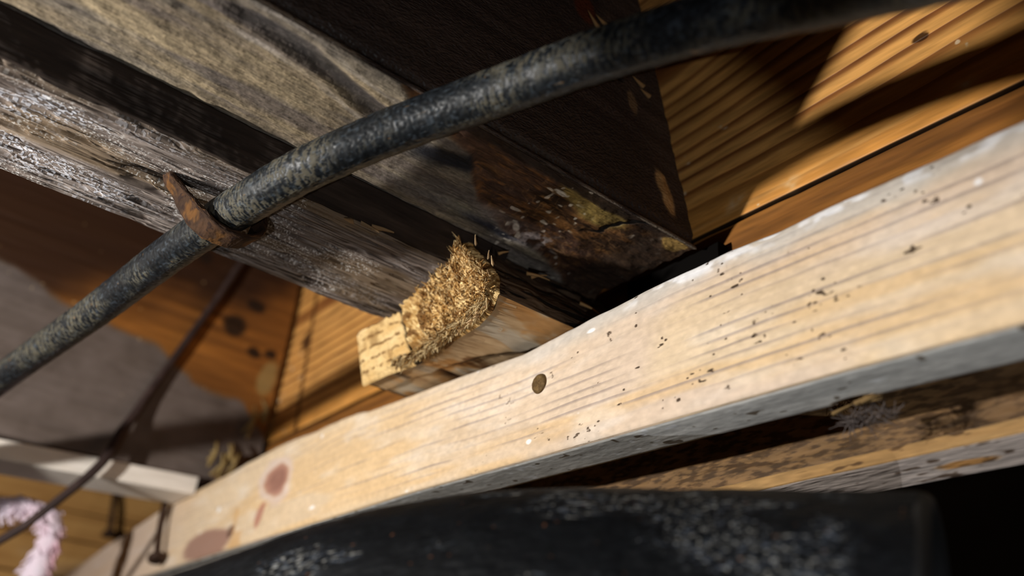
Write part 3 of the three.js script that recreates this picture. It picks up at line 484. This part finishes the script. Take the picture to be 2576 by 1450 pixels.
// ---------------------------------------------------------------- blocking board and pale strip at the back left
{
  const mat = surface(800, 600, (u, v) => {
    const x = -0.6 + u * 2.25, y = 1.03 + v * 1.5, wx = x + 0.12 * (fbm(x * 4, y * 4, 4) - 0.5), wy = y + 0.1 * (fbm(x * 4 + 9, y * 4, 4) - 0.5);
    const g = fbm(x * 2.4, y * 26, 4);
    let c = mix([84, 50, 20], [160, 102, 42], g);
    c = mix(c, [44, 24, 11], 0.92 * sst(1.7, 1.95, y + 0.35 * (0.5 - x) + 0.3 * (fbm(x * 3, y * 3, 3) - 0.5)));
    const edge = curve([[-0.6, 2.0], [0.2, 1.84], [0.5, 1.74], [0.78, 1.72], [1.0, 1.66], [1.15, 1.58], [1.45, 1.52], [1.65, 1.3]], wx);   // tide mark of the grey stain
    const gs = sst(0.02, -0.03, wy - edge); c = mix(c, mix([82, 73, 68], [106, 96, 92], fbm(x * 12, y * 14, 3)), gs * 0.95);
    c = mix(c, [128, 78, 34], 0.5 * gs * sst(0.5, 0.7, fbm(x * 4 + 2, y * 9, 3)) * sst(1.0, 1.35, x));
    for (const [kx, ky, r] of [[1.44, 1.83, 0.05], [1.53, 1.85, 0.04], [1.28, 1.95, 0.09], [0.86, 2.18, 0.1], [1.38, 2.1, 0.06], [1.05, 2.25, 0.07]]) c = mix(c, [30, 18, 10], 0.85 * sst(0.3, 0.75, bump2(wx, wy, kx, ky, r, r * 0.75)));
    c = mix(c, [156, 136, 88], 0.7 * sst(0.4, 0.7, bump2(wx, wy, 1.55, 1.7, 0.07, 0.14)));
    c = mix(c, [206, 180, 130], 0.8 * 0.6 * sst(0.965, 0.985, vn(x * 26, y * 26)));
    return [...c, g];
  }, { bump: 0.0008, rough: 0.75 });
  const g = loft({ as: steps(-7.9, 1.612, 60, t => 1 - (1 - t) ** 2), prof: profile([[-4.3, 1.062], [-4.3, 2.54], [-4.6, 2.54], [-4.6, 1.062]], 0.02, 0.04), place: alongX, disp: (a, p, q) => 0.012 * (fbm(a * 3, q * 5, 3) - 0.5), uv: (a, p, q) => [(a + 0.6) / 2.25, (q - 1.03) / 1.5] });
  part(thing('blocking_board', 'wide brown board at the back left with a grey tide-marked stain and dark knots', 'board', P(0.5, 1.06, -4.4)), 'board_body', g, mat);

  const sm = surface(512, 64, (u, v) => { const n = fbm(u * 14, v * 6, 3); return [...mix([214, 204, 192], [240, 232, 222], n), n]; }, { bump: 0.0004, rough: 0.85 });
  const sg = loft({ as: steps(-7.9, 1.3, 50, t => 1 - (1 - t) ** 2), prof: profile([[-4.24, 0], [-4.24, 0.09], [-4.56, 0.09], [-4.56, 0]], 0.01, 0.02), place: (a, p, q) => P(a, 0.938 + 0.043 * clamp((a - 0.44) / 0.87, -1, 1.2) + q, p), uv: (a, p, q) => [a / 2, q / 0.1] });
  part(thing('pale_strip', 'narrow off-white wooden strip under the stained board at the back left', 'strip', P(0.5, 0.98, -4.4)), 'strip_body', sg, sm);

  const nailMat = surface(64, 64, (u, v) => { const n = fbm(u * 9, v * 9, 3); return [...mix([44, 32, 26], [84, 60, 46], n), n]; }, { bump: 0.0002, rough: 0.6, extra: { metalness: 0.3 } });
  const nail = (pts, label, k = 1) => {
    const o = thing('bent_nail', label, 'nail', P(...pts[0]));
    part(o, 'shank', tube(pts, pts.map(() => 0.017 * k), 24, 10), nailMat);
    const e = new THREE.Vector3(...pts[pts.length - 1]), d = e.clone().sub(new THREE.Vector3(...pts[pts.length - 2])).normalize();
    const h = new THREE.LatheGeometry([[0.001, 0.022], [0.03, 0.02], [0.044, 0.008], [0.042, -0.008], [0.018, -0.03]].map(q => new THREE.Vector2(q[0] * S * k, q[1] * S * k)).reverse(), 20);
    h.applyQuaternion(new THREE.Quaternion().setFromUnitVectors(new THREE.Vector3(0, 1, 0), d)); h.translate(...P(e.x, e.y, e.z).toArray()); part(o, 'head', h, nailMat);
  };
  nail([[1.262, 0.99, -4.55], [1.262, 0.9, -4.54], [1.262, 0.78, -4.49], [1.262, 0.69, -4.44]], 'dark nail hanging in front of the far left end of the pale beam');
  nail([[1.572, 1.56, -7.24], [1.577, 1.53, -7.13], [1.586, 1.42, -7.08], [1.6, 1.3, -7.06], [1.612, 1.2, -7.05]], 'dark bent nail sticking out of the brown planks, left of the pale beam', 1.25);
}

// ---------------------------------------------------------------- black cable under a rusty staple
{
  const mat = surface(2048, 256, (u, v) => {
    const x = u * 520, y = v * 6.283, cy = Math.cos(y), sy = Math.sin(y);
    const weave = vn(x * 2.4 + sy * 1.2, v * 46), streak = fbm(x * 3.1 + cy * 3.5, v * 22 + 3, 3), worn = fbm(x * 0.05 + 4, cy * 1.3 + 8, 3) * 0.55 + fbm(x * 0.12, sy * 1.6, 2) * 0.45;
    let c = mix([11, 13, 15], [32, 36, 40], weave);
    const tan = sst(0.42, 0.58, streak) * sst(0.36, 0.58, worn); c = mix(c, [104, 95, 74], tan * 0.62);
    c = mix(c, [96, 108, 120], sst(0.7, 0.86, vn(x * 1.6, v * 50)) * 0.3);
    c = mix(c, [140, 98, 54], sst(0.94, 0.985, vn(x * 0.7, v * 24 + 5)) * 0.5);
    return [...c, clamp(0.6 * weave + 0.4 * tan), 0.44 + 0.3 * tan];
  }, { bump: 0.00025, rough: 0.5, specular: 0.5, roughMap: true, wrap: THREE.RepeatWrapping });
  const pts = [[-0.6, 0.2, -5.6], [-0.3, 0.45, -4.95], [-0.02, 0.72, -4.35], [0.12, 0.86, -3.95], [0.253, 1.012, -3.37], [0.371, 1.07, -2.6], [0.43, 1.087, -2.07], [0.466, 1.092, -1.82], [0.493, 1.088, -1.635], [0.52, 1.098, -1.531], [0.573, 1.125, -1.418], [0.629, 1.152, -1.316], [0.687, 1.168, -1.192], [0.739, 1.174, -1.064], [0.786, 1.165, -0.907], [0.82, 1.133, -0.749], [0.849, 1.103, -0.619], [0.88, 1.071, -0.504], [0.889, 0.963, -0.275], [0.879, 0.866, -0.107], [0.82, 0.5, 0.4], [0.6, -0.2, 1.2]];
  const o = thing('sheathed_cable', 'thick black cloth-sheathed cable with worn tan streaks, stapled to the grey batten', 'cable', P(0.466, 1.092, -1.82));
  part(o, 'cable_body', tube(pts, pts.map(() => 0.0505), 800, 40, (t, a) => 0.0022 * (vn(t * 420, a * 9) - 0.5)), mat);

  const rust = surface(256, 256, (u, v) => { const n = fbm(u * 12, v * 12, 5), d = fbm(u * 26 + 7, v * 26, 3); let c = mix([36, 27, 22], [78, 54, 36], n); c = mix(c, [44, 30, 24], sst(0.55, 0.68, d)); c = mix(c, [124, 82, 36], sst(0.6, 0.75, fbm(u * 8 + 3, v * 8, 3)) * 0.55); return [...c, n * 0.6 + d * 0.4]; }, { bump: 0.0007, rough: 0.85, specular: 0.3, extra: { metalness: 0.15 } });
  // strap swept over the cable: width lies along the cable, thin across
  const path = [[0.315, 1.2, -1.87], [0.318, 1.15, -1.864], [0.345, 1.12, -1.856], [0.372, 1.088, -1.846], [0.402, 1.054, -1.83], [0.432, 1.03, -1.815], [0.465, 1.024, -1.812], [0.5, 1.028, -1.814], [0.528, 1.044, -1.822], [0.547, 1.075, -1.84], [0.556, 1.15, -1.87], [0.558, 1.2, -1.88]];
  const crv = new THREE.CatmullRomCurve3(path.map(p => P(...p))), along = new THREE.Vector3(0.16, 0.02, 0.97).normalize(), N = 90, pos = [], uv = [], idx = [], W = 17;
  for (let i = 0; i <= N; i++) {
    const t = i / N, c = crv.getPointAt(t), tg = crv.getTangentAt(t), w = along.clone().addScaledVector(tg, -along.dot(tg)).normalize(), nrm = new THREE.Vector3().crossVectors(tg, w);
    const hw = curve([[0, 0.014], [0.12, 0.022], [0.3, 0.036], [0.5, 0.042], [0.72, 0.042], [0.82, 0.034], [1, 0.014]], t) * S, ht = 0.0075 * S;
    for (let j = 0; j < W; j++) { const a = j / (W - 1) * Math.PI * 2, ca = Math.cos(a), sa = Math.sin(a), px = Math.sign(ca) * Math.abs(ca) ** 0.35 * hw, py = Math.sign(sa) * Math.abs(sa) ** 0.6 * ht, k = 1 + 0.22 * (fbm(t * 30, j * 0.7 % 11.2, 3) - 0.5); pos.push(c.x + (w.x * px + nrm.x * py) * k, c.y + (w.y * px + nrm.y * py) * k, c.z + (w.z * px + nrm.z * py) * k); uv.push(t * 2, j / (W - 1)); }
  }
  for (let i = 0; i < N; i++) for (let j = 0; j < W - 1; j++) { const k = i * W + j; idx.push(k, k + 1, k + W, k + 1, k + W + 1, k + W); }
  const st = thing('rusty_staple', 'flat rusty iron staple clamping the black cable to the grey batten', 'staple', P(0.47, 1.15, -1.86)); part(st, 'strap', finish(pos, uv, idx), rust);
}

{  // added block, out of view, keeps lamp light off the near cable end
  const g = loft({ as: steps(0.635, Y2 - 0.003, 12), prof: profile([[-0.56, -1.47], [-0.42, -1.47], [-0.42, -1.15], [-0.56, -1.15]], 0.01, 0.03), place: (a, p, q) => P(p, a, q), disp: (a, p, q) => 0.004 * (fbm(a * 9, q * 9, 2) - 0.5), uv: (a, p, q) => [a * 0.8, q] });
  part(thing('added_shade_block', 'added brown block under the dark joist, out of view at the left, shading the near end of the cable', 'block', P(-0.5, Y2, -1.3)), 'block_body', g, rawTimber);
}

// ---------------------------------------------------------------- thin dark wire, insulation tuft, straw
{
  const wp = [[1.3, 2.54, -4.27], [1.21, 2.211, -4.265], [1.161, 2.04, -4.265], [1.064, 1.742, -4.265], [0.975, 1.468, -4.262], [0.92, 1.285, -4.25], [0.883, 1.184, -4.22], [0.828, 1.005, -4.17], [0.679, 0.77, -4.2], [0.612, 0.678, -4.25], [0.543, 0.606, -4.3], [0.4, 0.45, -4.4], [0.2, 0.1, -4.5]];
  const wm = surface(256, 64, (u, v) => { const n = fbm(u * 60, v * 6, 3); return [...mix([38, 28, 26], [70, 54, 50], n), n]; }, { bump: 0.0003, rough: 0.7 });
  const o = thing('thin_wire', 'thin dark wire hanging in front of the stained board and the pale strip', 'wire', P(1.21, 2.2, -4.2));
  part(o, 'wire_body', tube(wp, wp.map(p => 0.019 + 0.008 * bump2(p[0], p[1], 0.87, 1.15, 0.1, 0.2)), 160, 14, (t, a) => 0.002 * (vn(t * 60, a * 5) - 0.5)), wm);

  const rnd = rng(33), pink = [], pm = new THREE.MeshPhysicalMaterial({ vertexColors: true, roughness: 0.95, sheen: 0.5, transmission: 0.25, thickness: 0 });
  const spine = [[0.52, 0.86, -4.82], [0.7, 0.87, -4.8], [0.79, 0.84, -4.78], [0.83, 0.76, -4.8], [0.83, 0.66, -4.82], [0.82, 0.5, -4.85], [0.78, 0.2, -4.9]], sc = new THREE.CatmullRomCurve3(spine.map(p => new THREE.Vector3(...p)));
  const core = tube(spine, [0.02, 0.03, 0.035, 0.045, 0.05, 0.06, 0.07], 70, 20, (t, a) => 0.035 * (fbm(t * 9, a * 4, 3) - 0.4));
  for (let i = 0; i < 420; i++) {
    const c = sc.getPointAt(rnd()), d = new THREE.Vector3(rnd() - 0.5, rnd() - 0.5, rnd() - 0.5).normalize(), a = c.clone().addScaledVector(d, 0.025), b = a.clone().addScaledVector(d, 0.025).add(new THREE.Vector3(rnd() - 0.5, rnd() - 0.7, rnd() - 0.5).multiplyScalar(0.05)), e = b.clone().add(new THREE.Vector3(rnd() - 0.5, -rnd(), rnd() - 0.5).multiplyScalar(0.06));
    pink.push(tube([a, b, e].map(q => q.toArray()), [0.007, 0.006, 0.004], 5, 5));
  }
  const all = mergeGeometries([core, ...pink]); const n = all.attributes.position.count, arr = new Float32Array(n * 3);
  for (let i = 0; i < n; i++) { const x = all.attributes.position.getX(i) / S, y = (all.attributes.position.getY(i) - CY) / S; const k = clamp(0.2 + sst(0.82, 0.9, x) * 0.8 + 0.5 * (fbm(x * 14, y * 14, 3) - 0.5)); const c = new THREE.Color().setRGB(...mix([0.95, 0.88, 0.98], [0.92, 0.55, 0.62], k)); arr.set([c.r, c.g, c.b], i * 3); }
  all.setAttribute('color', new THREE.BufferAttribute(arr, 3));
  const it = thing('insulation_tuft', 'tuft of pink and white fibre insulation hanging at the lower left', 'insulation', P(0.8, 0.86, -4.8)); part(it, 'fibres', all, pm);

  const stm = [0x8c7444, 0xa8864c, 0xd8c08a].map(h => plain(h, 0.8)), spots = [[1.34, 1.2, -4.2], [1.39, 1.15, -4.2], [1.45, 1.17, -4.2], [1.5, 1.42, -4.22], [1.42, 1.21, -4.2], [1.56, 1.5, -4.23]];
  const pile = []; spots.forEach(([x, y, z], i) => { for (let k = 0; k < 5; k++) { const a = rnd() * 6, l = 0.03 + 0.06 * rnd(); pile.push(tube([[x - Math.cos(a) * l * 0.4, y - Math.abs(Math.sin(a)) * l, z - 0.06], [x, y, z], [x + Math.cos(a) * l * 0.4, y + Math.abs(Math.sin(a)) * l, z - 0.02]], [0.008, 0.01, 0.004], 6, 5)); } });
  const sm = mesh('straw_wisps', mergeGeometries(pile), stm[0]); { const c = P(1.4, 1.2, -4.22); sm.geometry.translate(-c.x, -c.y, -c.z); sm.position.copy(c); }
  sm.userData = { label: 'wisps of dry straw caught on the stained board above the pale beam', category: 'straw', kind: 'stuff' };
}

// ---------------------------------------------------------------- thick black dusty pipe along the bottom
{
  const mat = surface(1024, 640, (u, v) => {
    const x = u * 16, a = v * 22;
    const n = fbm(x * 3, a * 2, 4), d = fbm(x * 9 + a * 5, a * 9, 4), s = fbm(x * 16 + a * 14, a * 22 - x * 9, 3);
    let c = mix([6, 7, 9], [15, 17, 20], n);
    const dust = sst(0.48, 0.7, fbm(x * 1.3 + 4, a * 0.8, 3)) ;
    c = mix(c, [58, 58, 56], sst(0.54, 0.7, d) * (0.1 + 0.6 * dust)); c = mix(c, [112, 122, 138], sst(0.58, 0.74, s) * (0.1 + 0.9 * dust) * 0.6);
    c = mix(c, [170, 168, 160], sst(0.78, 0.86, vn(x * 28, a * 26) * 0.8 + 0.2 * dust) * 0.7);
    c = mix(c, [150, 88, 50], sst(0.955, 0.98, vn(x * 12 + 3, a * 14)) * 0.7);
    return [...c, clamp(0.5 * n + 0.5 * d), 0.62 + 0.3 * dust];
  }, { bump: 0.0008, rough: 0.7, specular: 0.2, roughMap: true, wrap: THREE.RepeatWrapping });
  const axis = [[0.15, -0.75, -3.1], [0.42, -0.36, -2.62], [0.624, -0.037, -2.118], [0.756, 0.069, -1.749], [0.882, 0.142, -1.45], [1.04, 0.17, -1.186], [1.2, 0.166, -0.95], [1.32, 0.142, -0.66]];
  const R = 0.26, o = thing('black_pipe', 'thick black rubbery pipe with dust and an open cut end along the bottom', 'pipe', P(1.0, 0.15, -1.2));
  const outer = tube(axis, axis.map(() => R), 220, 96, (t, a) => 0.012 * (fbm(t * 8, Math.cos(a * 6.283) * 2 + 5, 3) - 0.5) + 0.004 * (fbm(t * 60, a * 40, 2) - 0.5), 1, false);
  part(o, 'pipe_wall', outer, mat);
  const inner = tube(axis, axis.map(() => R - 0.035), 120, 64, null, 1, false); { const ix = inner.index.array; for (let i = 0; i < ix.length; i += 3) { const q = ix[i]; ix[i] = ix[i + 1]; ix[i + 1] = q; } inner.computeVertexNormals(); }
  const bm = plain(0x0b0c0e, 0.7); part(o, 'pipe_bore', inner, bm, 'plain black inside of the pipe');
  const c = new THREE.CatmullRomCurve3(axis.map(p => P(...p)), false, 'centripetal'), ring = new THREE.TorusGeometry((R - 0.0175) * S, 0.0178 * S, 12, 80);
  for (const [t, k] of [[1, 0], [0, 1]]) { const g = ring.clone(); g.applyQuaternion(new THREE.Quaternion().setFromUnitVectors(new THREE.Vector3(0, 0, 1), c.getTangentAt(t))); g.translate(...c.getPointAt(t).toArray()); part(o, 'pipe_rim', g, bm, k ? undefined : 'rounded black cut rim'); }
}

// ---------------------------------------------------------------- the work lamp that lights it all, hung out of frame at the left
{
  const at = P(...LAMP), o = thing('work_lamp', 'small bare bulb on a cord hanging from the old timber at the left', 'lamp', at);
  part(o, 'bulb', new THREE.SphereGeometry(0.011, 24, 16).translate(at.x, at.y, at.z), new THREE.MeshStandardMaterial({ color: 0xffffff, emissive: new THREE.Color(1, 0.93, 0.82), emissiveIntensity: 4 }));
  const dark = plain(0x1a1a1a, 0.6); const p = LAMP;
  part(o, 'socket', new THREE.LatheGeometry([[0.006, 0], [0.009, 0.002], [0.009, 0.018], [0.004, 0.024], [0.002, 0.026]].map(q => new THREE.Vector2(...q)), 20).translate(at.x, at.y + 0.011, at.z), dark);
  part(o, 'cord', tube([[p[0], p[1] + 0.32, p[2]], [p[0], p[1] + 0.6, p[2] + 0.01], [p[0], Y1, p[2] + 0.08]], [0.015, 0.015, 0.015], 20, 8), dark);
}

{
  const at = P(...SIDE_LAMP), o = thing('stand_lamp', 'small cool white lamp on a thin dark stand, behind the camera', 'lamp', new THREE.Vector3(at.x, 0, at.z));
  part(o, 'bulb', new THREE.SphereGeometry(0.01, 24, 16).translate(at.x, at.y, at.z), new THREE.MeshStandardMaterial({ color: 0xffffff, emissive: new THREE.Color(0.84, 0.93, 1), emissiveIntensity: 3 }));
  const dark = plain(0x1a1a1a, 0.6);
  part(o, 'pole', new THREE.CylinderGeometry(0.005, 0.006, at.y - 0.02, 14).translate(at.x, (at.y - 0.01) / 2, at.z), dark);
  const sh = new THREE.Shape([[-0.715, -0.789], [-0.744, -0.842], [-0.777, -0.874], [-0.816, -0.875], [-0.9, -0.84], [-0.92, -0.7], [-0.8, -0.64], [-0.706, -0.66], [-0.698, -0.734]].map(q => new THREE.Vector2(q[0] * S, q[1] * S)));
  const flap = new THREE.ExtrudeGeometry(sh, { depth: 0.01 * S, bevelEnabled: true, bevelThickness: 0.002 * S, bevelSize: 0.002 * S, bevelSegments: 2 }); flap.rotateY(Math.PI / 2); flap.translate(-0.568 * S, CY, 0);
  part(o, 'added_shadow_flap', flap, dark);  // added flap, shaped to cast the triangular shadow on the board wall
  part(o, 'added_flap_arm', tube([[-0.9, -1.3, 1.0], [-0.6, -1.15, 1.05], [-0.56, -0.95, 0.97], [-0.562, -0.8, 0.87]], [0.012, 0.012, 0.012], 24, 8), dark);
  part(o, 'base', new THREE.LatheGeometry([[0.001, 0.018], [0.02, 0.016], [0.07, 0.008], [0.075, 0.004], [0.075, 0]].map(q => new THREE.Vector2(...q)).reverse(), 32).translate(at.x, 0, at.z), dark);
}

renderer.render(scene, camera);
